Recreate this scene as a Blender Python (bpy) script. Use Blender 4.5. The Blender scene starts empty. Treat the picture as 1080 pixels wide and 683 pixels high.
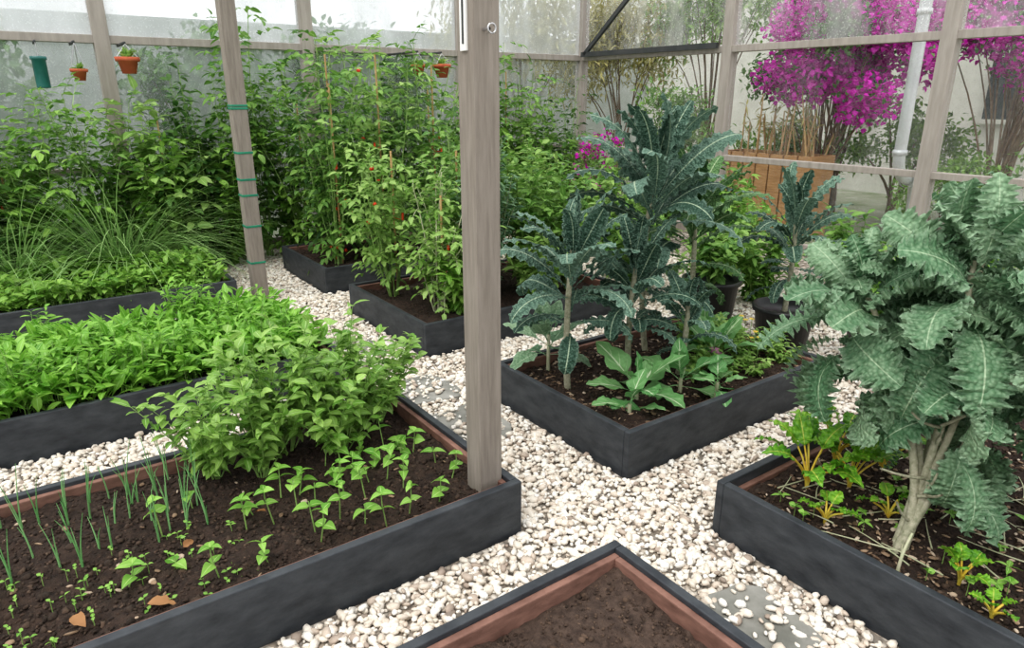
import bpy, bmesh, math, numpy as np
from mathutils import Matrix, Vector
rng=np.random.default_rng(11)
R_=lambda a,b:float(rng.uniform(a,b))
A=np.array([.814,.581,0.]);B=np.array([-.581,.814,0.]);Z=np.array([0,0,1.])
def W(s,r,z=0.): return A*s+B*r+Z*z
sc=bpy.context.scene
H=0.23; SOIL=0.175

# ---------------------------------------------------------------- materials
def newmat(name):
    m=bpy.data.materials.new(name); m.use_nodes=True; nt=m.node_tree; nt.nodes.clear()
    return m,nt
class NT:
    def __init__(s,nt): s.t=nt
    def n(s,typ,**kw):
        nd=s.t.nodes.new(typ)
        for k,v in kw.items():
            if k=='ins':
                for kk,vv in v.items():
                    if isinstance(vv,bpy.types.NodeSocket): s.t.links.new(vv,nd.inputs[kk])
                    else: nd.inputs[kk].default_value=vv
            else: setattr(nd,k,v)
        return nd
    def math(s,op,a,b=0.,c=None):
        d={0:a,1:b}
        if c is not None:d[2]=c
        return s.n('ShaderNodeMath',operation=op,ins=d).outputs[0]
    def noise(s,scale,detail=3.,rough=.6,co=None):
        d={'Scale':scale,'Detail':detail,'Roughness':rough}
        if co is None: co=s.n('ShaderNodeNewGeometry').outputs['Position']
        d['Vector']=co
        return s.n('ShaderNodeTexNoise',ins=d).outputs['Fac']
    def ramp(s,fac,stops,interp='LINEAR'):
        nd=s.n('ShaderNodeValToRGB',ins={0:fac}); cr=nd.color_ramp; cr.interpolation=interp
        while len(cr.elements)<len(stops): cr.elements.new(.5)
        for e,(p,c) in zip(cr.elements,stops): e.position=p; e.color=(*c,1)
        return nd.outputs[0]
    def mix(s,f,a,b):
        nd=s.n('ShaderNodeMix',data_type='RGBA')
        for i,v in ((0,f),(6,a),(7,b)):
            if isinstance(v,bpy.types.NodeSocket): s.t.links.new(v,nd.inputs[i])
            elif i==0: nd.inputs[i].default_value=v
            else: nd.inputs[i].default_value=(*v,1)
        return nd.outputs[2]
    def maprange(s,v,a,b,c,d):
        return s.n('ShaderNodeMapRange',ins={0:v,1:a,2:b,3:c,4:d}).outputs[0]
    def bump(s,h,st=.5,dist=.01):
        return s.n('ShaderNodeBump',ins={'Height':h,'Strength':st,'Distance':dist}).outputs[0]
    def out(s,sh): s.n('ShaderNodeOutputMaterial',ins={0:sh})
def leafmat(name,dark,light,mid=None,midw=.1,vein=0.,vk=9.,rough=.45,trans=.28,bscale=0.,bstr=.5,edge=None,spec=.4,cells=0.):
    m,t=newmat(name); g=NT(t)
    at=g.n('ShaderNodeAttribute',attribute_name='lf')
    sep=g.n('ShaderNodeSeparateColor',ins={0:at.outputs['Color']})
    tone,w,tt=sep.outputs[0],sep.outputs[1],sep.outputs[2]
    nz=g.noise(25.,2.)
    f=g.math('ADD',tone,g.math('MULTIPLY',g.math('SUBTRACT',nz,.5),.5))
    vd=None
    if bscale>0:
        vd=g.n('ShaderNodeTexVoronoi',ins={'Vector':g.n('ShaderNodeNewGeometry').outputs['Position'],'Scale':bscale}).outputs['Distance']
        if cells: f=g.math('ADD',f,g.maprange(vd,.1,.7,cells,-cells))
    col=g.mix(g.math('MINIMUM',g.math('MAXIMUM',f,0.),1.),dark,light)
    if edge is not None:
        col=g.mix(g.math('MULTIPLY',g.maprange(w,.7,1.,0.,1.),.6),col,edge)
    if mid is not None:
        if vein>0:
            ph=g.math('SUBTRACT',g.math('MULTIPLY',tt,vk),g.math('MULTIPLY',w,1.6))
            sn=g.math('SINE',g.math('MULTIPLY',ph,6.283))
            vf=g.math('MULTIPLY',g.maprange(sn,.86,1.,0.,vein),g.maprange(w,0.,.9,1.,.0))
            col=g.mix(vf,col,mid)
        col=g.mix(g.maprange(w,midw*.4,midw,1.,0.),col,mid)
    ins={'Base Color':col,'Roughness':rough,'Specular IOR Level':spec}
    if vd is not None: ins['Normal']=g.bump(g.math('SUBTRACT',1.,vd),bstr,.012)
    p=g.n('ShaderNodeBsdfPrincipled',ins=ins)
    tr=g.n('ShaderNodeBsdfTranslucent',ins={0:col})
    g.out(g.n('ShaderNodeMixShader',ins={0:trans,1:p.outputs[0],2:tr.outputs[0]}).outputs[0])
    return m
def simple(name,c1,c2=None,scale=20.,rough=.7,bump=0.,bs=60.,metal=0.,stretch=None,dist=.005):
    m,t=newmat(name); g=NT(t)
    co=g.n('ShaderNodeNewGeometry').outputs['Position']
    if stretch: co=g.n('ShaderNodeMapping',ins={0:co,'Scale':stretch}).outputs[0]
    col=g.ramp(g.noise(scale,4.,.6,co),[(.3,c1),(.7,c2 or c1)])
    ins={'Base Color':col,'Roughness':rough,'Metallic':metal}
    if bump: ins['Normal']=g.bump(g.noise(bs,4.,.7,co),bump,dist)
    g.out(g.n('ShaderNodeBsdfPrincipled',ins=ins).outputs[0]); return m
def tonemat(name,stops,rough=.6,bump=.0,dirt=.4):
    m,t=newmat(name); g=NT(t)
    at=g.n('ShaderNodeAttribute',attribute_name='lf')
    sep=g.n('ShaderNodeSeparateColor',ins={0:at.outputs['Color']})
    col=g.ramp(sep.outputs[0],stops)
    nz=g.noise(90.,3.)
    col=g.mix(g.maprange(nz,.4,.75,0.,dirt),col,(.35,.27,.20))
    ins={'Base Color':col,'Roughness':rough}
    if bump: ins['Normal']=g.bump(g.noise(150.,3.),bump,.003)
    g.out(g.n('ShaderNodeBsdfPrincipled',ins=ins).outputs[0]); return m
def glassmat(name,lo,hi,tint,drops=.3,scale=1.3):
    m,t=newmat(name); g=NT(t)
    co=g.n('ShaderNodeNewGeometry').outputs['Position']
    cs=g.n('ShaderNodeMapping',ins={0:co,'Scale':(1,1,.35)}).outputs[0]
    f=g.maprange(g.noise(scale,5.,.65,cs),.38,.66,lo,hi)
    d=g.maprange(g.noise(70.,2.,.5,co),.58,.68,0.,drops)
    f=g.math('MINIMUM',g.math('ADD',f,d),.97)
    tr=g.n('ShaderNodeBsdfTransparent',ins={0:(.97,.98,.98,1)})
    df=g.n('ShaderNodeBsdfDiffuse',ins={0:(*tint,1)})
    tl=g.n('ShaderNodeBsdfTranslucent',ins={0:(*tint,1)})
    hz=g.n('ShaderNodeMixShader',ins={0:.6,1:df.outputs[0],2:tl.outputs[0]})
    g.out(g.n('ShaderNodeMixShader',ins={0:f,1:tr.outputs[0],2:hz.outputs[0]}).outputs[0]); return m

M={}
M['lac']=leafmat('lacinato_leaf',(.045,.10,.068),(.20,.325,.245),mid=(.46,.57,.41),midw=.085,rough=.55,trans=.13,bscale=85.,bstr=1.,edge=(.24,.36,.28),cells=.42,spec=.3)
M['lac2']=leafmat('lacinato_green_leaf',(.06,.15,.05),(.22,.39,.16),mid=(.48,.60,.36),midw=.085,rough=.55,trans=.2,bscale=85.,bstr=1.,cells=.38)
M['curly']=leafmat('curly_kale_leaf',(.11,.235,.12),(.35,.50,.32),mid=(.46,.60,.40),midw=.04,vein=.1,vk=5.,rough=.5,trans=.25,bscale=70.,bstr=.8,edge=(.40,.55,.38),cells=.28)
M['broc']=leafmat('brassica_leaf',(.10,.29,.09),(.27,.48,.20),mid=(.62,.74,.5),midw=.09,vein=.6,vk=5.,rough=.5,trans=.25,bscale=40.,bstr=.5)
M['basil']=leafmat('basil_leaf',(.12,.28,.035),(.40,.60,.16),mid=(.45,.62,.28),midw=.1,rough=.4,trans=.3)
M['bean']=leafmat('bean_leaf',(.13,.34,.04),(.36,.62,.13),mid=(.5,.72,.25),midw=.1,vein=.3,vk=4.,rough=.45,trans=.35)
M['greens']=leafmat('salad_leaf',(.12,.32,.03),(.35,.62,.11),mid=(.42,.68,.22),midw=.12,rough=.38,trans=.35)
M['low']=leafmat('low_leaf',(.09,.24,.025),(.33,.54,.11),mid=(.4,.6,.2),midw=.1,rough=.45,trans=.3)
M['tom']=leafmat('tomato_leaf',(.06,.18,.03),(.28,.47,.11),mid=(.34,.54,.17),midw=.1,rough=.5,trans=.35)
M['tomy']=leafmat('tomato_light_leaf',(.15,.32,.05),(.43,.60,.20),mid=(.45,.63,.24),midw=.1,rough=.5,trans=.38)
M['dk']=leafmat('dark_foliage_leaf',(.03,.10,.022),(.15,.29,.07),rough=.5,trans=.32)
M['sage']=leafmat('grey_green_leaf',(.10,.21,.11),(.29,.45,.26),rough=.55,trans=.25)
M['grass']=leafmat('grass_blade',(.12,.28,.06),(.42,.60,.24),mid=(.5,.65,.35),midw=.2,rough=.45,trans=.32)
M['chive']=leafmat('chive_blade',(.12,.32,.10),(.28,.52,.22),rough=.4,trans=.1)
M['boug']=leafmat('bougainvillea_bract',(.42,.002,.30),(.82,.03,.64),rough=.6,trans=.4)
M['bamb']=leafmat('bamboo_leaf',(.28,.27,.09),(.58,.52,.22),rough=.6,trans=.3)
M['chard']=leafmat('chard_leaf',(.09,.28,.02),(.30,.58,.06),mid=(.55,.62,.12),midw=.08,vein=.2,vk=5.,rough=.35,trans=.25,bscale=60.,bstr=.7,cells=.3)
M['dry']=leafmat('dry_leaf',(.20,.09,.03),(.45,.25,.12),rough=.8,trans=.1)
M['stemg']=simple('green_stem',(.16,.30,.07),(.30,.42,.14),30,.5)
M['stemp']=simple('pale_stem',(.36,.40,.24),(.52,.50,.36),30,.6)
M['stemy']=simple('yellow_stem',(.62,.38,.03),(.62,.55,.10),30,.4)
M['stemk']=simple('kale_trunk',(.24,.25,.16),(.48,.45,.34),60,.75,.8,90.)
M['bark']=simple('bark',(.12,.08,.05),(.25,.18,.12),20,.9,.5,60.)
M['stake']=simple('cane_stake',(.40,.24,.10),(.58,.40,.2),20,.7)
M['purple']=simple('kohlrabi_skin',(.20,.06,.15),(.42,.22,.28),30,.5)
M['ribbon']=simple('red_ribbon',(.80,.06,.02),(.85,.10,.02),10,.5)
M['board']=simple('dark_board',(.022,.026,.032),(.062,.069,.077),9,.55,.3,45.,stretch=(1,1,2.5))
M['brown']=simple('brown_board',(.135,.068,.050),(.27,.148,.112),12,.75,.35,50.,stretch=(1,1,3))
M['post']=simple('weathered_post',(.205,.178,.15),(.30,.265,.23),9,.8,.45,40.,stretch=(6,6,.5))
M['frame']=simple('painted_frame',(.29,.26,.23),(.40,.36,.325),6,.7,.2,40.,stretch=(4,4,.5))
M['dkframe']=simple('dark_frame',(.03,.035,.035),(.06,.06,.06),6,.6)
M['white']=simple('white_plaster',(.60,.59,.54),(.78,.77,.72),2,.85,.15,20.)
M['greyw']=simple('grey_plaster',(.34,.37,.35),(.56,.59,.57),2,.9)
M['pipe']=simple('drainpipe_metal',(.55,.56,.57),(.68,.69,.70),5,.4,metal=.3)
M['roof']=simple('dark_window',(.04,.05,.06),(.07,.08,.09),5,.2)
M['wood']=simple('planter_wood',(.36,.19,.08),(.55,.33,.16),6,.7,.3,40.,stretch=(1,1,8))
M['pot']=simple('black_pot_plastic',(.012,.013,.014),(.03,.03,.03),10,.4)
M['terra']=simple('terracotta',(.42,.08,.04),(.55,.15,.07),12,.8)
M['bottle']=simple('green_bottle',(.02,.12,.11),(.04,.18,.16),5,.2)
M['tie']=simple('green_tie',(.01,.17,.10),(.02,.26,.15),10,.5)
M['plabel']=simple('white_plastic',(.78,.78,.76),(.82,.82,.80),5,.35)
M['metal']=simple('zinc',(.45,.45,.46),(.6,.6,.6),20,.35,metal=.9)
M['slab']=simple('slate_slab',(.16,.16,.14),(.36,.35,.32),5,.85,.6,25.)
M['soil']=simple('garden_soil',(.018,.010,.007),(.068,.041,.028),35,.95,1.,120.,dist=.012)
M['soil2']=simple('sifted_soil',(.042,.026,.019),(.118,.079,.059),40,.95,1.,160.,dist=.008)
M['clod']=tonemat('soil_clod',[(0,(.015,.009,.006)),(.6,(.050,.030,.020)),(1,(.12,.078,.054))],.95,.5,dirt=.1)
M['chip']=tonemat('mulch_chip',[(0,(.10,.055,.03)),(.6,(.32,.22,.14)),(1,(.6,.5,.4))],.9)
M['pebble']=tonemat('pebble_stone',[(0,(.22,.18,.15)),(.06,(.42,.34,.28)),(.16,(.64,.55,.46)),(.4,(.77,.70,.60)),(.7,(.83,.78,.70)),(1,(.88,.86,.81))],.65,.4,dirt=.3)
m,t=newmat('gravel_bedding'); g=NT(t)
v=g.n('ShaderNodeTexVoronoi',ins={'Vector':g.n('ShaderNodeNewGeometry').outputs['Position'],'Scale':34.})
sp=g.n('ShaderNodeSeparateColor',ins={0:v.outputs['Color']})
c=g.ramp(sp.outputs[0],[(0,(.34,.28,.22)),(.4,(.56,.49,.41)),(1,(.72,.67,.60))])
c=g.mix(g.maprange(v.outputs['Distance'],.3,.6,0.,.8),c,(.14,.12,.10))
g.out(g.n('ShaderNodeBsdfPrincipled',ins={'Base Color':c,'Roughness':.8,'Normal':g.bump(g.math('SUBTRACT',1.,v.outputs['Distance']),.8,.02)}).outputs[0]); M['gravel']=m
M['outground']=simple('outdoor_paving',(.16,.20,.10),(.40,.40,.34),1.5,.9)
M['glassL']=glassmat('frosted_sheet_upper',.45,.9,(.80,.83,.84),.2,1.1)
M['glassL2']=glassmat('frosted_sheet_lower',.18,.6,(.62,.66,.65),.2,1.3)
M['glassR']=glassmat('wet_glass',.01,.16,(.84,.85,.83),.12,1.6)
M['glassRU']=glassmat('wet_glass_upper',.04,.42,(.88,.89,.88),.35,2.2)

# ---------------------------------------------------------------- mesh builder
class MB:
    def __init__(s): s.V=[];s.F=[];s.C=[];s.Mi=[];s.n=0;s.clamp=False
    def add(s,V,F,C,m):
        V=np.asarray(V,float).reshape(-1,3)
        s.V.append(V); s.F.append(np.asarray(F)+s.n); s.C.append(np.broadcast_to(np.asarray(C,float),(len(V),4)))
        s.Mi.append(np.full(len(F),m)); s.n+=len(V)
    def build(s,name,mats,smooth=True,parent=None,bevel=0):
        V=np.concatenate(s.V);F=np.concatenate(s.F);C=np.concatenate(s.C);Mi=np.concatenate(s.Mi)
        if s.clamp:
            sv=V@A; rv=V@B; ds=np.minimum(0,6.5-sv); dr=np.minimum(0,7.5-rv)
            V=V+ds[:,None]*A*.93+dr[:,None]*B*.93
        o0=np.array([(V[:,0].min()+V[:,0].max())/2,(V[:,1].min()+V[:,1].max())/2,V[:,2].min()])
        V=V-o0
        me=bpy.data.meshes.new(name)
        me.vertices.add(len(V)); me.vertices.foreach_set('co',V.astype(np.float32).ravel())
        me.loops.add(F.size); me.loops.foreach_set('vertex_index',F.astype(np.int32).ravel())
        me.polygons.add(len(F)); me.polygons.foreach_set('loop_start',(np.arange(len(F))*4).astype(np.int32))
        me.polygons.foreach_set('material_index',Mi.astype(np.int32))
        me.polygons.foreach_set('use_smooth',np.full(len(F),smooth))
        me.update(calc_edges=True)
        a=me.attributes.new('lf','FLOAT_COLOR','POINT'); a.data.foreach_set('color',C.astype(np.float32).ravel())
        for k in mats: me.materials.append(M[k])
        o=bpy.data.objects.new(name,me); sc.collection.objects.link(o); o.location=o0
        if parent:
            o.parent=parent; o.matrix_parent_inverse=Matrix.Translation(-parent.location)
        if bevel:
            b=o.modifiers.new('bevel','BEVEL'); b.width=bevel; b.segments=2; b.limit_method='ANGLE'
        return o
def norm(v): return v/np.maximum(np.linalg.norm(v,axis=-1,keepdims=True),1e-9)
QB=np.array([[0,1,3,2],[4,6,7,5],[0,4,5,1],[2,3,7,6],[0,2,6,4],[1,5,7,3]])
def box(mb,s0,s1,r0,r1,z0,z1,m=0,tone=.5):
    V=[W(s,r,z) for s in(s0,s1) for r in(r0,r1) for z in(z0,z1)]
    mb.add(V,QB,(tone,.5,.5,.5),m)
def beam(mb,p,q,w,h,m=0):
    p=np.array(p,float);q=np.array(q,float);d=norm(q-p);x=norm(np.cross(d,Z) if abs(d[2])<.99 else np.cross(d,A));y=np.cross(x,d)
    V=[e+x*i*w/2+y*j*h/2 for e in(p,q) for i in(-1,1) for j in(-1,1)]
    mb.add(V,QB,(.5,.5,.5,.5),m)
def tube(mb,pts,r0,r1,m=1,k=6,tone=.5):
    pts=np.asarray(pts,float);n=len(pts)
    T=norm(np.gradient(pts,axis=0)); ref=np.array([.31,.17,.05]) if abs(T[0][2])>.8 else Z
    X=norm(np.cross(T,ref));Y=np.cross(T,X)
    a=np.linspace(0,2*np.pi,k,endpoint=False)
    rr=(np.linspace(r0,r1,n) if np.isscalar(r0) else np.asarray(r0))[:,None,None]
    V=pts[:,None]+rr*(X[:,None]*np.cos(a)[None,:,None]+Y[:,None]*np.sin(a)[None,:,None])
    i=np.arange(n-1)[:,None]*k; j=np.arange(k)[None]; j2=(j+1)%k
    F=np.stack([i+j,i+j2,i+k+j2,i+k+j],-1).reshape(-1,4)
    mb.add(V.reshape(-1,3),F,(tone,.5,.5,.5),m)
def lathe(mb,c,prof,m=0,k=24,tone=.5):
    c=np.array(c,float); a=np.linspace(0,2*np.pi,k,endpoint=False)
    V=np.array([[c+np.array([r*np.cos(t),r*np.sin(t),z]) for t in a] for r,z in prof])
    n=len(prof);i=np.arange(n-1)[:,None]*k; j=np.arange(k)[None]; j2=(j+1)%k
    F=np.stack([i+j,i+j2,i+k+j2,i+k+j],-1).reshape(-1,4)
    mb.add(V.reshape(-1,3),F,(tone,.5,.5,.5),m)
def leaves(mb,P,D,L,Wd,prof,bend=.6,fold=.25,ruf=0.,rn=4,lobe=0.,ln=5,nt=5,nw=3,m=0,tone=None,twist=.3,curv=1.,rpow=1.6):
    P=np.asarray(P,float).reshape(-1,3);n=len(P)
    if n==0:return
    D=norm(np.broadcast_to(np.asarray(D,float),(n,3)))
    U=np.tile([0,0,1.],(n,1))+rng.normal(0,twist,(n,3))
    S=np.cross(D,U); bad=np.linalg.norm(S,axis=1)<.15
    S[bad]=np.cross(D[bad],[1.,.3,0]); S=norm(S); N=np.cross(S,D)
    L=np.broadcast_to(np.asarray(L,float),(n,))[:,None]; Wd=np.broadcast_to(np.asarray(Wd,float),(n,))[:,None]
    b=np.broadcast_to(np.asarray(bend,float),(n,))[:,None]; b=np.where(np.abs(b)<.02,.02,b)
    t=np.linspace(0,1,nt)[None]; w=np.linspace(-1,1,nw)
    bt=b*t**curv
    bm_=(bt[:,1:]+bt[:,:-1])/2; dt=1/(nt-1); z0=np.zeros((n,1))
    x=L*np.concatenate([z0,np.cumsum(np.cos(bm_),1)*dt],1); z=-L*np.concatenate([z0,np.cumsum(np.sin(bm_),1)*dt],1)
    C=P[:,None]+D[:,None]*x[...,None]+N[:,None]*z[...,None]
    Nt=N[:,None]*np.cos(bt)[...,None]+D[:,None]*np.sin(bt)[...,None]
    pr=prof(t); hw=Wd*.5*pr
    ph=rng.uniform(0,6.28,(n,1,1)); aw=np.abs(w)[None,None]
    side=(w>0)[None,None]*1.9
    lat=hw[...,None]*w
    if lobe: lat=lat*(1+lobe*aw*(np.sin(2*np.pi*ln*t[...,None]+ph*.3+side)+.5*np.sin(2*np.pi*ln*2.7*t[...,None]+ph*2-side)))
    offN=np.abs(lat)*math.sin(fold)
    if ruf: offN=offN+ruf*Wd[...,None]*np.minimum(pr[...,None]*1.6,1)*aw**rpow*(np.sin(2*np.pi*rn*t[...,None]+ph+side)+.55*np.sin(2*np.pi*rn*2.3*t[...,None]+ph*2+side*3))
    V=C[:,:,None]+S[:,None,None]*(lat*math.cos(fold))[...,None]+Nt[:,:,None]*offN[...,None]
    if tone is None: tone=rng.beta(2,2,n)
    tone=np.broadcast_to(np.asarray(tone,float),(n,))
    Cc=np.empty((n,nt,nw,4)); Cc[...,0]=tone[:,None,None]; Cc[...,1]=aw; Cc[...,2]=t[...,None]; Cc[...,3]=1
    i=np.arange(nt-1)[:,None]*nw; j=np.arange(nw-1)[None]
    F0=np.stack([i+j,i+j+1,i+nw+j+1,i+nw+j],-1).reshape(-1,4)
    F=(F0[None]+np.arange(n)[:,None,None]*nt*nw).reshape(-1,4)
    mb.add(V.reshape(-1,3),F,Cc.reshape(-1,4),m)
cl=lambda x:np.clip(x,0,1)
ovate=lambda t:np.sin(np.pi*cl(t)**.75)+.02
lance=lambda t:np.sin(np.pi*cl(t)**.85)**1.2+.02
heart=lambda t:np.sin(np.pi*cl(t)**.5)+.03
spoon=lambda t:np.where(t<.3,.12,.12+.88*np.sin(np.pi*cl((t-.3)/.7)**.85))
roundl=lambda t:np.where(t<.33,.06,.06+.94*np.sin(np.pi*cl((t-.33)/.67)**.6)**.7)
curlp=lambda t:np.where(t<.22,.06,.06+.94*np.sin(np.pi*cl((t-.22)/.78)**1.05)**.55)
lacp=lambda t:np.where(t<.16,.14,.14+.86*cl((t-.16)/.28)**.8*np.sqrt(np.maximum(1-cl((t-.5)/.5)**2.8,0)))
grassp=lambda t:np.minimum(1,t*6+.4)*(1-t)**.7+.01
rach=lambda t:1-.6*t

def az(n): return rng.uniform(0,2*np.pi,n)
def hv(a,el): return np.stack([np.cos(a)*np.cos(el),np.sin(a)*np.cos(el),np.sin(el)],-1)
def bez(p,c,q,n):
    t=np.linspace(0,1,n)[:,None]; return (1-t)**2*p+2*t*(1-t)*c+t*t*q
def stemleaf(mb,base,h,spread,ns,nodes,L,Wd,prof,start=.25,m=0,ms=1,rs=.006,el=.2,bend=.7,per=2,jit=.0,flower=None,**kw):
    base=np.array(base,float); Ps=[];Ds=[]
    for i in range(ns):
        a=R_(0,6.283); sp=spread*math.sqrt(R_(.02,1)); hh=h*R_(.6,1)*(1-.25*(sp/max(spread,1e-3))**2)
        q=base+np.array([math.cos(a)*sp,math.sin(a)*sp,hh]); c=base+np.array([math.cos(a)*sp*.45,math.sin(a)*sp*.45,hh*.6])+rng.normal(0,.03,3)*[1,1,0]
        b0=base+np.array([math.cos(a),math.sin(a),0])*min(.02,spread*.1)
        pts=bez(b0,c,q,8); tube(mb,pts,rs,rs*.35,ms,5)
        if flower is not None: leaves(mb,q+rng.normal(0,.03,(flower,3)),rng.normal(0,1,(flower,3)),.05,.04,ovate,m=2,nt=4)
        tt=np.linspace(start,1,nodes); 
        for k in range(per):
            f=tt*7; i0=np.minimum(f.astype(int),6); fr=(f-i0)[:,None]
            P=pts[i0]*(1-fr)+pts[i0+1]*fr
            aa=np.arange(nodes)*2.4+k*2*np.pi/per+R_(0,6)
            Ps.append(P+rng.normal(0,jit,P.shape) if jit else P); Ds.append(hv(aa,el+rng.normal(0,.3,nodes)+.4*(tt-.5)))
    P=np.concatenate(Ps);D=np.concatenate(Ds);n=len(P)
    leaves(mb,P,D,L*rng.uniform(.6,1.15,n),Wd*rng.uniform(.7,1.15,n),prof,bend=bend,m=m,**kw)
def compound(mb,P,D,L,lf,lw,prof=ovate,pairs=2,m=0,ms=1,lobe=.15):
    P=np.asarray(P);n=len(P);D=norm(D);S=norm(np.cross(D,Z));L=np.asarray(L)[:,None]
    leaves(mb,P,D,L[:,0],.006,rach,bend=.5,nt=4,nw=2,m=ms,twist=.02)
    for q in [ (j+1)/(pairs+.4) for j in range(pairs)]:
        C=P+D*L*q*.97-Z*L*(q*q*.22)
        for sgn in(-1,1):
            leaves(mb,C,D*.55+S*sgn-Z*.15+rng.normal(0,.15,(n,3)),lf*rng.uniform(.7,1.1,n),lw*rng.uniform(.8,1.1,n),prof,bend=.7,m=m,lobe=lobe,ln=3)
    leaves(mb,P+D*L*.95-Z*L*.2,D-Z*.4,lf*1.15,lw*1.1,prof,bend=.6,m=m,lobe=lobe,ln=3)
def tallplant(mb,base,h,spread,ns,nodes,rl,lf,lw,m=0,ms=1,start=.12,pairs=2,prof=ovate,rs=.007):
    base=np.array(base,float);Ps=[];Ds=[]
    for i in range(ns):
        a=R_(0,6.283); sp=spread*math.sqrt(R_(.02,1)); hh=h*R_(.45,1)
        q=base+np.array([math.cos(a)*sp,math.sin(a)*sp,hh]); c=base+np.array([math.cos(a)*sp*R_(-.3,1.1),math.sin(a)*sp*R_(-.3,1.1),hh*.6])
        pts=bez(base+np.array([math.cos(a),math.sin(a),0])*.03,c,q,8); tube(mb,pts,rs,rs*.4,ms,5)
        tt=np.linspace(start,1,nodes)+rng.uniform(-.02,.0,nodes); f=tt*7; i0=np.minimum(f.astype(int),6); fr=(f-i0)[:,None]
        Ps.append(pts[i0]*(1-fr)+pts[i0+1]*fr); Ds.append(hv(np.arange(nodes)*2.4+R_(0,6),rng.normal(.2,.35,nodes)+.5*(tt-.4)))
    P=np.concatenate(Ps);D=np.concatenate(Ds)
    compound(mb,P,D,rl*rng.uniform(.5,1.25,len(P)),lf,lw,prof,pairs,m,ms)
    return P

bm=bmesh.new(); bmesh.ops.create_cube(bm,size=2); bmesh.ops.subdivide_edges(bm,edges=bm.edges[:],cuts=1,use_grid_fill=True)
bm.verts.index_update(); PV=norm(np.array([v.co[:] for v in bm.verts])); PF=np.array([[v.index for v in f.verts] for f in bm.faces]); bm.free()
def stones(mb,P,rad,flat=.6,m=0,tone=None,rough=.1,elong=.35,tilt=.35):
    n=len(P); rad=np.broadcast_to(rad,(n,))
    sc3=np.stack([rad*rng.uniform(1,1+elong,n),rad*rng.uniform(1-elong,1,n),rad*flat*rng.uniform(.8,1.2,n)],-1)
    V=PV[None]*(1+rng.normal(0,rough,(n,len(PV),1)))*sc3[:,None]
    a=az(n);t1=rng.normal(0,tilt,n)
    c,s=np.cos(t1)[:,None],np.sin(t1)[:,None]; y=V[...,1]*c-V[...,2]*s; z=V[...,1]*s+V[...,2]*c; x=V[...,0]
    c,s=np.cos(a)[:,None],np.sin(a)[:,None]
    V=np.stack([x*c-y*s,x*s+y*c,z],-1)+P[:,None]
    if tone is None: tone=rng.uniform(0,1,n)
    C=np.zeros((n,len(PV),4));C[...,0]=tone[:,None];C[...,3]=1
    F=(PF[None]+np.arange(n)[:,None,None]*len(PV)).reshape(-1,4)
    mb.add(V.reshape(-1,3),F,C.reshape(-1,4),m)
def SR(s,r,z): return s[:,None]*A+r[:,None]*B+np.asarray(z).reshape(-1,1)*Z

# ---------------------------------------------------------------- beds
beds=dict(F=(.3,1.37,.3,1.34),B1=(-.9,1.33,1.80,2.81),B2=(-.9,1.32,3.53,4.66),B3=(-.9,1.25,5.46,6.55),
          Md=(1.93,3.45,1.84,2.86),B4=(1.92,3.65,3.63,4.85),B5=(1.95,3.6,5.42,6.55),Rt=(1.93,3.7,.1,1.38))
def bedz(s,r): return .012*np.sin(s*7+r*3)+.010*np.sin(r*11-s*4)+.006*np.sin(s*23+r*17)
for k,(s0,s1,r0,r1) in beds.items():
    mb=MB(); T=.032;U=.024
    box(mb,s0,s1,r0,r0+T,0,H);box(mb,s0,s1,r1-T,r1,0,H);box(mb,s0,s0+T,r0+T,r1-T,0,H);box(mb,s1-T,s1,r0+T,r1-T,0,H)
    a0,a1,b0,b1=s0+T,s1-T,r0+T,r1-T; h2=H-.016 if k!='Rt' else .19
    box(mb,a0,a1,b0,b0+U,.02,h2,1);box(mb,a0,a1,b1-U,b1,.02,h2,1);box(mb,a0,a0+U,b0+U,b1-U,.02,h2,1);box(mb,a1-U,a1,b0+U,b1-U,.02,h2,1)
    o=mb.build('raised_garden_bed',['board','brown'],smooth=False,bevel=.004)
    a0+=U;a1-=U;b0+=U;b1-=U
    nx=int((a1-a0)/.02);ny=int((b1-b0)/.02)
    ss=np.linspace(a0,a1,nx);rr=np.linspace(b0,b1,ny);S_,R2=np.meshgrid(ss,rr,indexing='ij')
    lvl=SOIL if k!='F' else .165
    zz=lvl+bedz(S_,R2)+rng.normal(0,.0035,S_.shape)
    V=S_[...,None]*A+R2[...,None]*B+zz[...,None]*Z
    i=np.arange(nx-1)[:,None]*ny;j=np.arange(ny-1)[None]
    F=np.stack([i+j,i+ny+j,i+ny+j+1,i+j+1],-1).reshape(-1,4)
    mb=MB(); mb.add(V.reshape(-1,3),F,(.5,.5,.5,1),0)
    area=(a1-a0)*(b1-b0); near=k in('F','B1','Md','Rt')
    n=int(area*(3800 if near else 500)); s=rng.uniform(a0+.01,a1-.01,n);r=rng.uniform(b0+.01,b1-.01,n)
    rad=np.where(rng.random(n)<.9,rng.uniform(.003,.007,n),rng.uniform(.006,.014,n))*(.75 if k=='F' else 1.)
    stones(mb,SR(s,r,lvl+bedz(s,r)+.001),rad,.8,1,rough=.18,tone=rng.beta(1.5,2.5,n) if k!='F' else rng.beta(2.5,1.5,n))
    if k in('Md','Rt','B1'):
        n=int(area*{'Md':450,'Rt':700,'B1':60}[k]); s=rng.uniform(a0+.02,a1-.02,n);r=rng.uniform(b0+.02,b1-.02,n)
        stones(mb,SR(s,r,lvl+bedz(s,r)+.006),rng.uniform(.004,.012,n),.35,2,elong=.7,rough=.1)
    mb.build('soil',['soil2' if k=='F' else 'soil','clod','chip'],parent=o)

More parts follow.
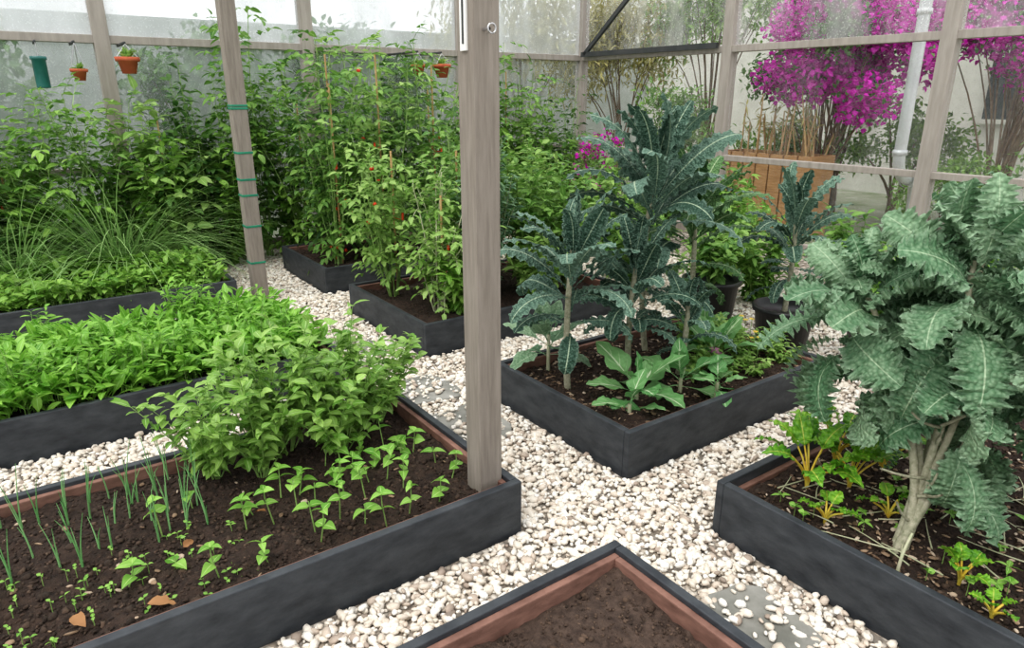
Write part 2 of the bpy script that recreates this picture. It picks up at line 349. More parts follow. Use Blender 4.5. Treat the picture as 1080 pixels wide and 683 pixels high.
# ---------------------------------------------------------------- floor / gravel / slabs
mb=MB(); box(mb,-5,6.6,-3,7.6,-.05,0); mb.build('floor',['gravel'],smooth=False)
mb=MB(); box(mb,-14,22,-8,22,-.12,-.06); mb.build('outdoor_ground',['outground'],smooth=False)
slabs=[(1.62,2.66,.38,.44),(1.64,3.18,.40,.38),(1.655,.98,.30,.36),(1.58,4.1,.36,.3),(1.62,.5,.3,.3)]
for (s,r,ws,wr) in slabs:
    bm=bmesh.new(); n=13; vs=[]
    for i in range(n):
        a=2*math.pi*i/n; cc=math.cos(a);s2=math.sin(a)
        kx=max(abs(cc),abs(s2))**.8; q=R_(.82,1.06)
        vs.append(bm.verts.new(W(cc*ws/2/kx*q,s2*wr/2/kx*q,0)))
    f=bm.faces.new(vs); ex=bmesh.ops.extrude_face_region(bm,geom=[f]); 
    for v in ex['geom']:
        if isinstance(v,bmesh.types.BMVert): v.co.z+=.022
    bmesh.ops.recalc_face_normals(bm,faces=bm.faces[:])
    me=bpy.data.meshes.new('stepping_stone'); bm.to_mesh(me); bm.free(); me.materials.append(M['slab'])
    o=bpy.data.objects.new('stepping_stone',me); o.location=W(s,r,.002); sc.collection.objects.link(o)
    b=o.modifiers.new('b','BEVEL'); b.width=.006;b.segments=2
sp=.0235
gs,gr=np.meshgrid(np.arange(-.9,5.4,sp),np.arange(.0,7.3,sp),indexing='ij'); s=gs.ravel()+rng.uniform(-.5,.5,gs.size)*sp; r=gr.ravel()+rng.uniform(-.5,.5,gs.size)*sp
s2=rng.uniform(-.6,4.4,25000);r2=rng.uniform(.2,5.4,25000); 
z=np.concatenate([rng.uniform(.004,.013,len(s)),rng.uniform(.012,.024,len(s2))]); s=np.concatenate([s,s2]);r=np.concatenate([r,r2])
keep=np.ones(len(s),bool)
for (a,b,c,d) in beds.values(): keep&=~((s>a-.016)&(s<b+.016)&(r>c-.016)&(r<d+.016))
for (a,b,ws,wr) in slabs:
    dd=(rng.random(len(s))*.06); ins=(np.abs(s-a)<ws/2-.03-dd)&(np.abs(r-b)<wr/2-.03-dd); keep&=~(ins&(rng.random(len(s))<.74)); z=np.where(ins,z*.4+.028,z)
s,r,z=s[keep],r[keep],z[keep]; n=len(s)
mb=MB(); stones(mb,SR(s,r,z),rng.gamma(8,.00155,n).clip(.006,.021),.62,0,tone=rng.beta(1.35,1.1,n),rough=.09,elong=.40,tilt=.5)
mb.build('gravel_pebbles',['pebble'])

# ---------------------------------------------------------------- inner posts
mb=MB(); w=.047
box(mb,1.245-w,1.245+w,1.925-w,1.925+w,.10,3.26,0)
box(mb,1.245-w-.008,1.245-w,1.925-.015,1.925+.02,1.73,1.92,1)
box(mb,1.245-w-.011,1.245-w-.008,1.925-.004,1.925+.004,1.75,1.90,3)
c=W(1.245-.01,1.925-w-.002,1.79)
tube(mb,[c,c-B*.03],.005,.005,2,8)
a=np.linspace(0,2*np.pi,13); cc=c-B*.042
tube(mb,[cc+A*.014*math.cos(x)+Z*.014*math.sin(x) for x in a],.0035,.0035,2,6)
mb.build('support_post',['post','plabel','metal','dkframe'],smooth=False,bevel=.004)
mb=MB(); pb=np.array([-2.05,5.35,0]); ps,pr=float(pb@A),float(pb@B)
w=.055; box(mb,ps-w,ps+w,pr-w,pr+w,0,3.26,0)
for zt in(.33,.62,.86,.98,1.18,1.5,1.52):
    w2=w+.004; box(mb,ps-w2,ps+w2,pr-w2,pr+w2,zt,zt+.016,1)
mb.build('support_post',['post','tie'],smooth=False,bevel=.003)

# ---------------------------------------------------------------- greenhouse walls
SW,RW=6.6,7.6; RAIL=2.08
def wall(name,posts,fixed,axis,lo,hi,gm,gmu,fr='frame'):
    mb=MB()
    def bx(u0,u1,d,z0,z1,m=0):
        if axis=='r': box(mb,u0,u1,fixed-d,fixed+d,z0,z1,m)
        else: box(mb,fixed-d,fixed+d,u0,u1,z0,z1,m)
    for p in posts: bx(p-.065,p+.065,.06,0,3.4)
    for zc,hh in((.06,.06),(.93,.03),(RAIL,.035),(3.3,.05)): bx(lo,hi,.045,zc-hh,zc+hh)
    root=mb.build(name,[fr],smooth=False,bevel=.004)
    ed=sorted([lo]+list(posts)+[hi])
    for i in range(len(ed)-1):
        if ed[i+1]-ed[i]<.2: continue
        for z0,z1,k in((.12,.90,gm),(.96,RAIL-.035,gm),(RAIL+.035,3.25,gmu)):
            mb=MB()
            if axis=='r': box(mb,ed[i]+.05,ed[i+1]-.05,fixed-.003,fixed+.003,z0,z1)
            else: box(mb,fixed-.003,fixed+.003,ed[i]+.05,ed[i+1]-.05,z0,z1)
            mb.F=[mb.F[0][(0,),:]] if axis=='s' else [mb.F[0][(2,),:]]; mb.Mi=[np.zeros(1,int)]
            mb.build('window_pane',[k],smooth=False,parent=root)
    return root
wall('wall_back_left',[-2.95,-1.05,.85,2.75,4.65],RW,'r',-4.9,SW,'glassL2','glassL')
wall('wall_back_right',[7.6,5.15,2.9,.55,-1.8],SW,'s',-2.9,RW,'glassR','glassRU')
mb=MB(); beam(mb,W(SW-.09,5.25,2.12),W(SW-.09,7.5,2.12),.04,.06); beam(mb,W(SW-.09,7.45,2.12),W(SW-.09,6.2,3.1),.04,.05); beam(mb,W(SW-.09,5.25,3.1),W(SW-.09,7.5,3.1),.04,.06)
mb.build('roof_truss',['dkframe'],smooth=False)
mb=MB(); beam(mb,W(1.245,1.2,3.33),W(1.245,7.6,3.33),.1,.12); beam(mb,W(-4.9,1.92,3.44),W(6.6,1.92,3.44),.08,.1); mb.build('roof_beam',['post'],smooth=False)

# ---------------------------------------------------------------- outside
mb=MB(); box(mb,12.5,12.7,-6,14,-.06,4.2,0)
for r0 in(1.6,3.9,6.4): box(mb,12.44,12.5,r0,r0+.9,1.25,2.15,1); box(mb,12.42,12.46,r0-.05,r0+.95,1.18,1.25,0)
box(mb,12.0,12.8,-6,14,4.2,4.35,1)
mb.build('house_facade',['white','roof'],smooth=False)
mb=MB(); box(mb,-9,12.4,12.0,12.2,-.06,2.7,0); mb.build('garden_boundary_wall',['greyw'],smooth=False)
mb=MB()
px=np.array([3.76,6.80,0])
pts=[px+Z*3.2,px+Z*2.,px+Z*1.02,px+Z*.92+A*.03-B*0,px+Z*.84+A*.12,px+Z*.80+A*.24]
tube(mb,pts,.055,.055,0,16)
for z0 in(1.05,2.3): lathe(mb,px+Z*z0,[(.056,0),(.066,.0),(.066,.05),(.056,.05)],0,16)
tube(mb,[px+Z*.80+A*.22,px+Z*.79+A*.27],.075,.075,0,16)
tube(mb,[px+Z*.80+A*.25,px+Z*.74+A*.4,px+Z*.4+A*.46,px-Z*.06+A*.46],.05,.05,0,12)
mb.build('drainpipe',['pipe'])
def treecloud(name,base,trunkh,rad,zc,n,lm,L,Wd,frac=None,extra=None,prof=ovate,nb=14,blobs=9,tight=.42):
    mb=MB(); base=np.array(base,float); c=base+Z*zc
    bc=[];
    for i in range(blobs):
        d=hv(R_(0,6.28),R_(-.6,1.3)); q=c+d*rad*R_(.45,1.05)*[1,1,.85]; bc.append(q)
        tube(mb,bez(base-Z*.05+rng.normal(0,.04,3)*[1,1,0],base+Z*trunkh+rng.normal(0,.05,3),q,8),.03 if blobs<12 else .018,.005,1,5)
    bc.append(c); bc=np.array(bc); pick=rng.integers(0,len(bc),n)
    P=bc[pick]+norm(rng.normal(0,1,(n,3)))*(rad*tight*rng.uniform(.1,1.3,n)**.8)[:,None]*[1,1,.85]
    P[:,2]=np.maximum(P[:,2],.0)
    nf=int(n*(frac or 0)); flb=rng.permutation(len(bc))[:max(1,int(len(bc)*.85))]
    idx=np.where(np.isin(pick,flb)&(P[:,2]>c[2]-rad*.9))[0] if frac else np.array([],int); rng.shuffle(idx); fl=idx[:nf]; lf=np.setdiff1d(np.arange(n),fl)
    leaves(mb,P[lf],rng.normal(0,1,(len(lf),3))+[0,0,.2],L,Wd,prof,m=0,nt=4)
    if len(fl): leaves(mb,P[fl],rng.normal(0,1,(len(fl),3)),L*.95,Wd*1.45,ovate,m=2,nt=4)
    return mb.build(name,[lm,'bark',extra or lm])
BK=dict(blobs=18,tight=.32)
treecloud('bougainvillea_tree',np.array([3.85,8.8,-.06]),1.1,.95,1.95,11500,'dk',.072,.045,.72,'boug',**BK)
treecloud('bougainvillea_tree',np.array([4.5,9.7,-.06]),1.4,1.0,2.6,9500,'dk',.072,.045,.70,'boug',**BK)
treecloud('bougainvillea_tree',np.array([5.6,8.1,-.06]),1.2,1.0,2.15,11000,'dk',.072,.045,.70,'boug',**BK)
treecloud('garden_shrub',np.array([4.9,7.7,-.06]),.3,.55,.6,1800,'low',.08,.04)
treecloud('garden_shrub',np.array([6.0,7.1,-.06]),.3,.6,.8,1800,'tom',.08,.04)
treecloud('garden_shrub',np.array([3.9,9.9,-.06]),.5,.7,.8,2200,'tom',.08,.04)
treecloud('garden_shrub',np.array([2.3,10.6,-.06]),.5,.8,1.0,2600,'tom',.1,.04)
treecloud('garden_shrub',np.array([5.2,9.4,-.06]),.5,.8,1.0,2600,'tom',.09,.04)
treecloud('ornamental_tree',np.array([1.9,12.4,-.06]),1.3,1.2,2.3,5000,'bamb',.16,.035,blobs=16)
treecloud('ornamental_tree',np.array([3.3,12.0,-.06]),1.8,1.2,3.0,4400,'tomy',.14,.05,blobs=16)
treecloud('ornamental_tree',np.array([.2,12.8,-.06]),1.5,1.5,2.7,5000,'bamb',.16,.04,blobs=16)
treecloud('ornamental_tree',np.array([6.6,9.3,-.06]),1.8,1.1,3.0,3600,'tom',.12,.06,blobs=16)
for x,y in((-4.2,9.6),(-6.4,8.0),(-2.3,10.8),(-7.8,6.4)): treecloud('garden_shrub',np.array([x,y,-.06]),.6,1.1,1.4,4200,'dk',.14,.07,blobs=16)
mb=MB(); p0=np.array([3.05,8.75,0]); s0,r0=float(p0@A),float(p0@B)
for i in range(7): box(mb,s0,s0+.04,r0-.75+i*.19,r0-.75+i*.19+.17,-.06,.92,0); box(mb,s0+.46,s0+.5,r0-.75+i*.19,r0-.75+i*.19+.17,-.06,.92,0)
box(mb,s0+.04,s0+.46,r0-.75,r0-.71,-.06,.92,0);box(mb,s0+.04,s0+.46,r0+.52,r0+.56,-.06,.92,0);box(mb,s0+.03,s0+.47,r0-.72,r0+.54,.3,.82,1)
for i in range(30):
    b=W(s0+R_(.08,.42),r0+R_(-.65,.45),.8); q=b+np.array([R_(-.15,.15),R_(-.15,.15),R_(.3,.9)])
    tube(mb,bez(b,(b+q)/2,q,4),.014,.007,2,5); P=bez(b,(b+q)/2,q,7)[4:]; leaves(mb,np.repeat(P,3,0),rng.normal(0,1,(9,3)),.14,.022,lance,m=3)
mb.build('wooden_planter',['wood','soil','stake','bamb'],smooth=False)

# ---------------------------------------------------------------- hanging pots on left wall
def hpot(s,r,z,sz,kind='terra',name='hanging_flower_pot'):
    mb=MB(); c=W(s,r,z)
    if kind=='terra':
        lathe(mb,c,[(0,0),(sz*.55,0),(sz*.78,sz*1.0),(sz*.95,sz*1.0),(sz*1.0,sz*1.35),(sz*.88,sz*1.35),(sz*.8,sz*1.15),(0,sz*1.15)],0)
        for i in range(3):
            a=i*2.09; e=c+np.array([math.cos(a)*sz*.9,math.sin(a)*sz*.9,sz*1.35]); tube(mb,[e,c+Z*(2.02-z)],.003,.003,2,4)
        P=np.tile(c+Z*sz*1.15,(24,1)); leaves(mb,P,hv(az(24),rng.uniform(.5,1.4,24)),sz*1.2,sz*.4,ovate,bend=1.,m=1)
    else:
        lathe(mb,c,[(0,0),(sz*.5,0),(sz*.52,sz*.1),(sz*.52,sz*2.2),(sz*.62,sz*2.25),(sz*.62,sz*2.5),(0,sz*2.55)],3)
        tube(mb,[c+Z*sz*2.5,c+Z*(2.02-z)],.003,.003,2,4)
    beam(mb,W(s,r,2.03),W(s,7.58,2.03),.015,.02,4)
    mb.build(name,['terra','tomy','metal','bottle','dkframe'])
hpot(.97,7.1,1.78,.10);hpot(.60,7.2,1.72,.07);hpot(3.9,6.75,1.78,.10);hpot(3.62,6.75,1.80,.08)
hpot(.33,7.3,1.66,.10,'b','hanging_feeder')

# ---------------------------------------------------------------- KALES
def spiral_crown(mb,crown,n,L,Wd,prof,elin,elout,bin_,bout,m,drop=.25,**kw):
    i=np.arange(n);f=i/max(n-1,1)
    a=i*2.39996+R_(0,6); el=elin+(elout-elin)*f+rng.normal(0,.08,n)
    P=np.array(crown)[None]-Z*(f*drop)[:,None]
    Ls=L*(.6+.4*np.minimum(1,f*3+.2))*rng.uniform(.85,1.1,n)
    kw.setdefault('twist',.12)
    leaves(mb,P,hv(a,el),Ls,Wd*(.75+.25*np.minimum(1,f*3))*rng.uniform(.85,1.12,n),prof,bend=bin_+(bout-bin_)*f+rng.normal(0,.15,n),m=m,**kw)
LK=dict(fold=-.15,ruf=.085,rn=9,nt=44,nw=9,curv=2.2,rpow=1.2,lobe=.05,ln=9,twist=.25)
def lacinato(s,r,z,n,L,Wd,lm='lac',low=6,name='lacinato_kale',elo=.75,drop=.25,bo=1.7):
    mb=MB(); b=W(s,r,SOIL-.02); c=W(s,r,z)+rng.normal(0,.02,3)*[1,1,0]
    tube(mb,bez(b,(b+c)/2+rng.normal(0,.03,3)*[1,1,0],c+Z*.02,10),.018,.013,1,8)
    spiral_crown(mb,c,n,L,Wd,lacp,1.40,elo,.7,bo,0,drop=drop,**LK)
    if low: spiral_crown(mb,c-Z*(drop+.02),low,L*.72,Wd*.9,lacp,.6,.1,1.3,1.9,0,drop=max(.05,z-.5-drop),**LK)
    return mb.build(name,[lm,'stemk'])
lacinato(2.82,2.60,1.15,26,.60,.14,drop=.26,elo=.5,bo=1.9)
lacinato(2.10,2.45,.88,24,.47,.11,low=6,elo=.4,drop=.24,bo=1.8)
lacinato(2.50,2.42,.74,20,.42,.10,elo=.5,drop=.24)
lacinato(2.70,2.25,.55,12,.30,.08,elo=.5,low=3,drop=.15)
lacinato(3.30,2.70,.98,26,.52,.12,'lac2',drop=.28,elo=.6)
def bigpot(s,r,rad,h,name,fn):
    mb=MB(); c=W(s,r,0.012)
    lathe(mb,c,[(0,0),(rad*.78,0),(rad*.95,h*.9),(rad*1.04,h*.9),(rad*1.06,h),(rad*.96,h),(rad*.93,h*.88),(0,h*.88)],0,32)
    o=mb.build(name,['pot']); m2=MB(); mats=fn(m2,c+Z*h*.87); m2.build('plant',mats,parent=o)
def pk(mb,b):
    c=b+Z*.56; tube(mb,bez(b,(b+c)/2+A*.03,c,8),.018,.013,1,8)
    spiral_crown(mb,c,20,.48,.105,lacp,1.4,.5,.7,1.8,0,drop=.22,**LK)
    spiral_crown(mb,c-Z*.25,6,.3,.08,lacp,.3,-.1,1,1.5,0,drop=.15,**LK)
    return ['lac','stemk']
bigpot(3.84,2.38,.19,.32,'potted_lacinato_kale',pk)
def pg(mb,b):
    stemleaf(mb,b,.42,.2,16,12,.09,.05,ovate,rs=.004); return ['tom','stemg']
bigpot(3.95,3.05,.2,.34,'potted_herb',pg)
def pg2(mb,b):
    stemleaf(mb,b,.22,.16,12,7,.08,.05,ovate,rs=.004); return ['low','stemg']
bigpot(4.15,1.95,.17,.3,'potted_herb',pg2)
bigpot(3.85,1.62,.15,.28,'potted_herb',pg2)

# curly kale
CK=dict(fold=.0,ruf=.105,rn=15,lobe=.17,ln=9,nt=100,nw=15,curv=1.0,rpow=2.0,twist=.55)
mb=MB()
b0=W(2.17,.82,SOIL-.02)
crowns=[(np.array([1.42,2.05,1.10]),26,.38,.17),(np.array([1.22,2.28,.95]),22,.36,.155),(np.array([1.58,1.88,.94]),20,.36,.16),(np.array([1.66,2.35,1.06]),20,.37,.165),(np.array([1.46,1.98,.80]),14,.30,.14),(np.array([1.62,2.05,.66]),12,.28,.13),(np.array([1.30,2.22,.74]),9,.26,.12)]
mid0=b0+np.array([.09,.03,.26])
for c,n,L,Wd in crowns:
    tube(mb,bez(b0+rng.normal(0,.010,3)*[1,1,0],mid0+rng.normal(0,.025,3),c+Z*.02,12),.0165,.009,1,9)
    spiral_crown(mb,c,n,L,Wd,curlp,1.25,-.05,.7,2.3,0,drop=.24,**CK)
    k=14; leaves(mb,c+rng.normal(0,.05,(k,3)),hv(az(k),rng.uniform(.0,1.2,k)),rng.uniform(.10,.18,k),rng.uniform(.06,.10,k),curlp,bend=1.2,m=0,**{**CK,'nt':44,'nw':11,'rn':7})
n=6; P=mid0+rng.normal(0,.03,(n,3))+Z*rng.uniform(.0,.2,n)[:,None]
leaves(mb,P,hv(np.array([-.4,1.2,.4,-1.0,4.9,.0]),rng.uniform(-.1,.25,n)),.30,.12,curlp,bend=1.9,**CK)
for i in range(9):
    p=b0+(mid0-b0)*R_(.3,1.)+Z*.03*i; d=hv(R_(0,6.28),R_(.1,.9)); tube(mb,bez(p,p+d*.08,p+d*R_(.08,.22)+Z*.04,5),.006,.0035,1,6)
mb.build('curly_kale',['curly','stemk'])

def brassica(s,r,n,L,Wd,name,lm='broc',bulb=False,el0=1.2,el1=.15,h=.08):
    mb=MB(); b=W(s,r,SOIL-.01); tube(mb,[b,b+Z*h*.5,b+Z*h],.011,.009,1,7)
    if bulb: stones(mb,np.array([b+Z*.07]),np.array([.05]),.95,2,rough=.0,elong=.0,tilt=0)
    spiral_crown(mb,b+Z*h,n,L,Wd,roundl,el0,el1,.3,1.0,0,drop=h*.6,fold=.2,ruf=.05,rn=3,lobe=.08,ln=4,nt=16,nw=7)
    mb.build(name,[lm,'purple' if bulb else 'stemp','purple'])
brassica(2.28,2.14,10,.30,.16,'cauliflower_plant')
brassica(2.55,2.10,8,.28,.14,'cauliflower_plant')
brassica(2.12,2.03,5,.20,.12,'cauliflower_plant')
brassica(2.66,1.96,7,.18,.10,'cauliflower_plant')
brassica(2.98,2.24,12,.32,.12,'kohlrabi_plant','broc',True,1.35,.5)
brassica(3.2,2.5,9,.24,.11,'kohlrabi_plant','broc',False,1.35,.4)
brassica(2.17,2.70,12,.28,.13,'young_kale_plant','curly',False,1.3,.1,.22)
mb=MB()
for i in range(20):
    stemleaf(mb,W(R_(2.72,3.36),R_(1.93,2.6),SOIL-.01),R_(.10,.22),.10,8,8,.05,.02,lance,rs=.003)
mb.build('marigold_seedlings',['tomy','stemg'])
mb=MB()
for s,r in((3.15,2.1),(3.27,2.25)): 
    for i in range(3): q=W(s+R_(-.08,.08),r+R_(-.08,.08),SOIL+R_(.15,.24)); leaves(mb,np.tile(q,(8,1)),hv(np.arange(8)*.785,np.full(8,.2)),.018,.012,ovate,m=0); tube(mb,[q,q-Z*(q[2]-SOIL)],.002,.002,1,4)
mb.build('marigold_flowers',['stemy','stemg'])

def chard(s,r,n,L,Wd,name='chard_plant'):
    mb=MB(); b=W(s,r,SOIL-.01)
    for i in range(n):
        a=i*2.4+R_(0,.5); el=R_(.8,1.4); d=hv(a,el); q=b+d*L*.6
        tube(mb,bez(b,b+Z*L*.3,q,5),.005,.0035,1,6)
        leaves(mb,[q],d*[1,1,.7],L*.5,Wd,ovate,bend=1.3,fold=.15,ruf=.10,rn=5,lobe=.1,ln=5,nt=20,nw=9)
    mb.build(name,['chard','stemy'])
chard(2.24,1.2,12,.30,.07); chard(2.36,1.1,10,.27,.065); chard(2.5,1.24,10,.28,.07);chard(2.6,1.1,8,.24,.065)
chard(2.10,1.04,6,.13,.05); chard(2.14,.62,7,.13,.05);chard(2.06,.5,5,.09,.04);chard(2.3,.92,6,.14,.05)
mb=MB()
for i in range(46):
    s=R_(2.02,2.9);r=R_(.3,1.3);b=W(s,r,SOIL-.005); q=b+Z*R_(.02,.06); tube(mb,[b,q],.0018,.0014,1,4); x=R_(0,6); k=4
    leaves(mb,np.tile(q,(k,1)),hv(x+np.arange(k)*1.6,rng.uniform(.1,.6,k)),R_(.02,.04),R_(.013,.024),ovate,nt=5)
mb.build('weed_seedlings',['bean','stemg'])
mb=MB()
for i in range(60):
    s=R_(2.0,2.9);r=R_(.35,1.3);a=R_(0,3.14);l=R_(.05,.26); p=W(s,r,SOIL+.016); d=np.array([math.cos(a),math.sin(a),R_(-.02,.06)])
    sq=p+d*l; k=float(sq@A),float(sq@B)
    if k[0]<1.99 or k[1]>1.32: continue
    tube(mb,bez(p,(p+sq)/2+rng.normal(0,.01,3)*[1,1,.3],sq,5),.003,.0016,0,5)
c=W(2.02,.75,SOIL); tube(mb,bez(c,c+Z*.08,c+Z*.13+A*.05,6),.006,.004,0,6)
mb.build('dry_twigs',['stemp'])

# ---------------------------------------------------------------- BED 1
mb=MB()
for s,r,h,sp_ in((.42,2.6,.54,.28),(.72,2.64,.70,.32),(1.0,2.62,.62,.30),(.58,2.52,.48,.25),(.9,2.5,.48,.25),(1.15,2.68,.52,.22)):
    stemleaf(mb,W(s,r,SOIL-.01),h,sp_,20,11,.068,.034,ovate,start=.2,rs=.0035,el=.3,per=2,bend=.8)
mb.build('basil_bush',['basil','stemg'])
mb=MB(); bp=[]
for r0 in(1.96,2.07,2.18,2.29,2.4):
    for s0 in np.arange(.22,1.22,.092): 
        if r0>2.3 and s0<.75: continue
        if rng.random()<.78: bp.append((s0+R_(-.035,.035),r0+R_(-.04,.04)))
bp+=[(.18,2.3),(.3,2.42),(.05,2.1)]
for s,r in bp:
    if s>1.14 and r<2.05: continue
    b=W(s,r,SOIL-.01); hh=R_(.05,.14); q=b+np.array([R_(-.02,.02),R_(-.02,.02),hh]); tube(mb,bez(b,(b+q)/2,q,4),.003,.0022,1,5)
    a=R_(0,6); leaves(mb,[q-Z*.02,q-Z*.02],hv(np.array([a,a+3.1]),np.array([.35,.35])),R_(.04,.062),R_(.034,.05),heart,bend=1.,fold=.2,nt=7,nw=5)
    if rng.random()<.8:
        q2=q+Z*R_(.012,.04); tube(mb,[q,q2],.0022,.0018,1,4)
        leaves(mb,np.tile(q2,(3,1)),hv(a+1.5+np.array([0,2.1,4.2]),np.array([.5,.3,.5])),R_(.032,.052),R_(.024,.036),heart,bend=.9,fold=.25,nt=6,nw=5)
mb.build('bean_seedlings',['bean','stemg'])
mb=MB()
for s0 in np.arange(-.5,.34,.055):
    for r0 in(2.3,2.42,2.54,2.66):
        if rng.random()<.8:
            b=W(s0+R_(-.02,.02),r0+R_(-.03,.03),SOIL-.01)
            for j in range(rng.integers(2,4)):
                q=b+np.array([R_(-.04,.04),R_(-.04,.04),R_(.1,.26)]); tube(mb,bez(b,b+Z*.08,q,5),.0038,.0008,0,5,tone=R_(.1,.9))
mb.build('chive_patch',['chive','stemg'])
mb=MB(); n=90
s=rng.uniform(-.5,.4,n);r=rng.uniform(1.88,2.3,n)
for a,b_ in zip(s,r):
    b=W(a,b_,SOIL-.005); q=b+Z*R_(.015,.045); tube(mb,[b,q],.0015,.0012,1,4); x=R_(0,6)
    leaves(mb,[q,q],hv(np.array([x,x+3.1]),np.array([.4,.4])),.018,.012,ovate,nt=4)
mb.build('tiny_sprouts',['bean','stemg'])
mb=MB(); leaves(mb,[W(.08,1.93,SOIL+.03),W(.22,2.15,SOIL+.03),W(-.1,2.0,SOIL+.03),W(.5,2.2,SOIL+.03)],[(1,.3,0),(.3,1,.1),(1,-.6,0),(-1,.2,0)],[.08,.05,.06,.05],[.045,.03,.04,.03],ovate,bend=.5,fold=.4,nt=8,nw=5,ruf=.08)
mb.build('fallen_dry_leaves',['dry'])

# ---------------------------------------------------------------- BED 2 / 3
def carpet(name,bed,n,L,Wd,prof,mat,hmin,hmax,upel=(.5,1.3)):
    s0,s1,r0,r1=bed; n_=n; s=rng.uniform(s0+.07,s1-.07,n_);r=rng.uniform(r0+.07,r1-.07,n_)
    mb=MB(); hf=.8+.35*np.sin(s*4+1)*np.sin(r*5)+.1*np.sin(s*13+r*9)
    zz=SOIL+rng.uniform(hmin,hmax,n_)*hf
    P=SR(s,r,zz)
    leaves(mb,P,hv(az(n_),rng.uniform(*upel,n_)),L*rng.uniform(.6,1.15,n_),Wd*rng.uniform(.7,1.1,n_),prof,bend=rng.uniform(.4,1.5,n_),fold=.3,nt=7,nw=3,m=0)
    k=n_//6; b=SR(s[:k],r[:k],np.full(k,SOIL-.005)); q=P[:k]
    for i in range(k): tube(mb,[b[i],q[i]+Z*.01],.003,.002,1,4)
    mb.build(name,[mat,'stemg'])
carpet('salad_greens_patch',beds['B2'],5200,.15,.042,spoon,'greens',.0,.16)
carpet('mint_patch',beds['B3'],4500,.085,.05,ovate,'low',.0,.19,upel=(.0,1.0))
mb=MB()
for i in range(26): stemleaf(mb,W(R_(-.4,1.2),R_(3.65,4.58),SOIL),R_(.28,.42),.1,4,8,.08,.022,lance,rs=.004,m=0)
mb.build('tall_salad_stems',['greens','stemg'])

def grass(name,base,n,h,spread,mat='grass',w=.014):
    mb=MB(); mb.clamp=True; a=az(n); el=rng.uniform(.85,1.5,n); P=np.array(base)+np.stack([np.cos(a),np.sin(a),0*a],-1)*(rng.uniform(0,spread*.25,n))[:,None]
    leaves(mb,P,hv(a,el),h*rng.uniform(.7,1.3,n),w,grassp,bend=rng.uniform(.8,2.4,n),fold=.35,nt=12,nw=3,twist=.1)
    mb.build(name,[mat])
grass('lemongrass_clump',np.array([-3.4,5.82,0.]),620,1.35,.5)
grass('lemongrass_clump',np.array([-4.0,5.35,0.]),360,1.15,.4)

# ---------------------------------------------------------------- tall plants
M['tomfruit']=simple('ripe_tomato',(.65,.03,.01),(.75,.08,.02),10,.3)
def T(name,s,r,h,spread,ns,nodes,rl,lf,lw,mat,z=SOIL-.01,stake=True,ms='stemg',fruit=0,**kw):
    mb=MB(); mb.clamp=True; b=W(s,r,z); P=tallplant(mb,b,h,spread,ns,nodes,rl,lf,lw,**kw)
    if stake:
        p=b+A*.04; tube(mb,[p,p+Z*h*.85],.008,.008,2,6)
        for q in (.3,.47):
            c=b+A*R_(-.1,.1)-B*.12; tube(mb,[c+Z*h*q,c+Z*(h*q+.05)],.009,.009,3,6); tube(mb,[c+Z*h*q,p+Z*h*q],.003,.003,3,4)
    if fruit:
        i=rng.integers(0,len(P),fruit); stones(mb,P[i]-Z*.04-B*.03,rng.uniform(.014,.022,fruit),.9,4,rough=.0,elong=.1)
    mb.build(name,[mat,ms,'stake','ribbon','tomfruit'])
# bed 5
T('tomato_plant',2.2,5.75,1.8,.38,9,18,.24,.085,.045,'tom',fruit=8)
T('tomato_plant',2.7,5.9,2.1,.38,9,20,.24,.085,.045,'tomy',fruit=4)
T('tomato_plant',3.2,5.8,2.0,.38,9,20,.24,.085,.045,'tom',fruit=4)
T('tomato_plant',2.4,6.3,2.1,.40,9,19,.24,.09,.05,'dk')
# bed 4
T('tomato_plant',2.22,3.98,.95,.32,12,15,.2,.065,.034,'tomy',ms='stemp',start=.3)
T('tomato_plant',2.6,4.40,1.25,.34,11,17,.2,.075,.038,'tom',start=.2)
T('tomato_plant',2.15,4.55,1.25,.32,11,16,.2,.065,.034,'tomy',start=.25,fruit=3)
mb=MB(); stemleaf(mb,W(2.62,3.98,SOIL-.01),1.25,.25,30,30,.075,.022,lance,rs=.005,start=.15,per=3); mb.build('sage_bush',['sage','stemp'])
for s,r,h,mt in((3.05,4.15,1.2,'tom'),(3.4,4.5,1.2,'tomy'),(3.35,3.95,1.0,'tom'),(2.9,4.6,1.2,'tomy'),(2.35,3.85,.5,'low'),(3.0,3.85,.55,'tomy')):
    mb=MB(); stemleaf(mb,W(s,r,SOIL-.01),h,.28,18,18,.10,.042,ovate,rs=.005,start=.15,per=2); mb.build('pepper_plant',[mt,'stemg'])
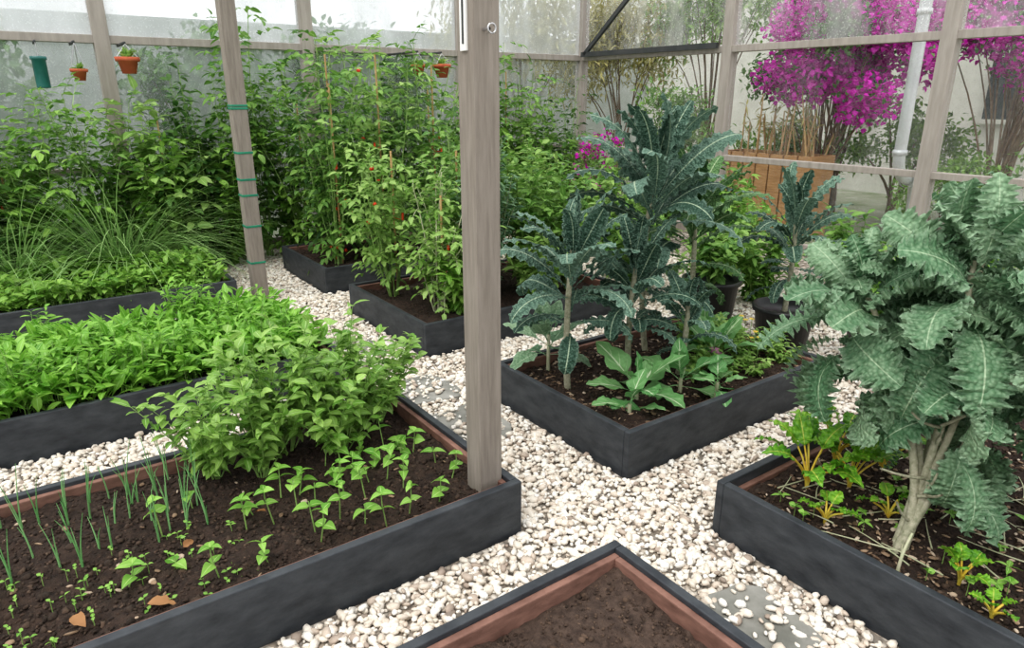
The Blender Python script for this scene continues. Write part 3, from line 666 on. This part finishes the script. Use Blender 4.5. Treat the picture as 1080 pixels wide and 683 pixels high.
# behind kale / right back
for s,r,h,mt in((4.1,3.9,.9,'tom'),(4.3,4.4,1.1,'tomy'),(4.8,5.0,1.2,'tom'),(5.3,3.9,.95,'low'),(5.7,5.2,1.1,'tom'),(4.6,6.0,1.4,'tomy'),(5.8,6.6,1.2,'low'),(5.6,2.9,.8,'tom'),(5.9,2.0,.8,'low'),(4.7,3.2,.85,'tom'),(5.2,1.2,.8,'tom'),(4.9,2.3,.7,'low'),(4.2,5.4,1.2,'tom'),(4.3,3.35,.8,'tomy'),(5.9,4.4,1.0,'tom'),(5.2,6.9,1.7,'tom')):
    mb=MB(); mb.clamp=True; stemleaf(mb,W(s,r,0),h,.38,22,18,.11,.045,ovate,rs=.005,start=.1,per=2); mb.build('pepper_plant',[mt,'stemg'])
for s,r,h in((5.7,6.1,1.35),(5.3,5.8,1.25)):
    mb=MB(); mb.clamp=True; stemleaf(mb,W(s,r,0),h,.3,20,14,.09,.04,ovate,rs=.005,start=.1,per=2,flower=8); mb.build('pink_flowering_shrub',['tom','stemg','boug'])
# hedge by left wall
hs=np.arange(-1.6,6.2,.45)
for i,s in enumerate(hs):
    mt=['tom','tomy','dk','tom','low'][i%5]
    lf,lw=[(.10,.055),(.08,.04),(.13,.07),(.09,.05)][i%4]
    T('climbing_bean_plant',float(s)+R_(-.15,.15),7.1+R_(-.15,.1),R_(1.6,2.5) if s>1.1 else R_(1.4,1.75),.5,11,20,.26,lf,lw,mt,z=0,stake=(i%3==0))
for i,(s,r,h) in enumerate(((1.05,6.9,1.5),(.75,7.0,1.2),(-.4,6.85,1.0),(1.6,6.95,1.5),(1.75,7.3,2.0),(-1.0,6.9,1.1),(.05,7.25,1.6),(2.3,7.2,2.2),(1.45,7.25,2.0))):
    mb=MB(); mb.clamp=True; stemleaf(mb,W(s,r,0),h,.38,18,20,.12,.055,ovate,rs=.006,start=.1,per=2); mb.build('leafy_shrub',[['low','tom','dk'][i%3],'stemg'])

# ---------------------------------------------------------------- camera & light
cam=bpy.data.cameras.new('camera'); co=bpy.data.objects.new('camera',cam); sc.collection.objects.link(co)
co.location=(0,0,1.6); co.rotation_euler=(math.radians(90-18.5),0,0); cam.lens=24; cam.sensor_width=36; cam.clip_end=200
sc.camera=co
w=bpy.data.worlds.new('overcast_sky'); sc.world=w; w.use_nodes=True; bg=w.node_tree.nodes['Background']; bg.inputs[0].default_value=(.97,.98,1,1); bg.inputs[1].default_value=1.3
sl=bpy.data.lights.new('soft_sun','SUN'); sl.energy=1.6; sl.angle=math.radians(50); sl.color=(1,.97,.91)
so=bpy.data.objects.new('soft_sun',sl); sc.collection.objects.link(so); so.rotation_euler=(math.radians(22),math.radians(-18),0)
sc.view_settings.view_transform='Standard'
try: sc.view_settings.look='Medium High Contrast'
except Exception as e:
    print('look',e)
sc.view_settings.exposure=0.08
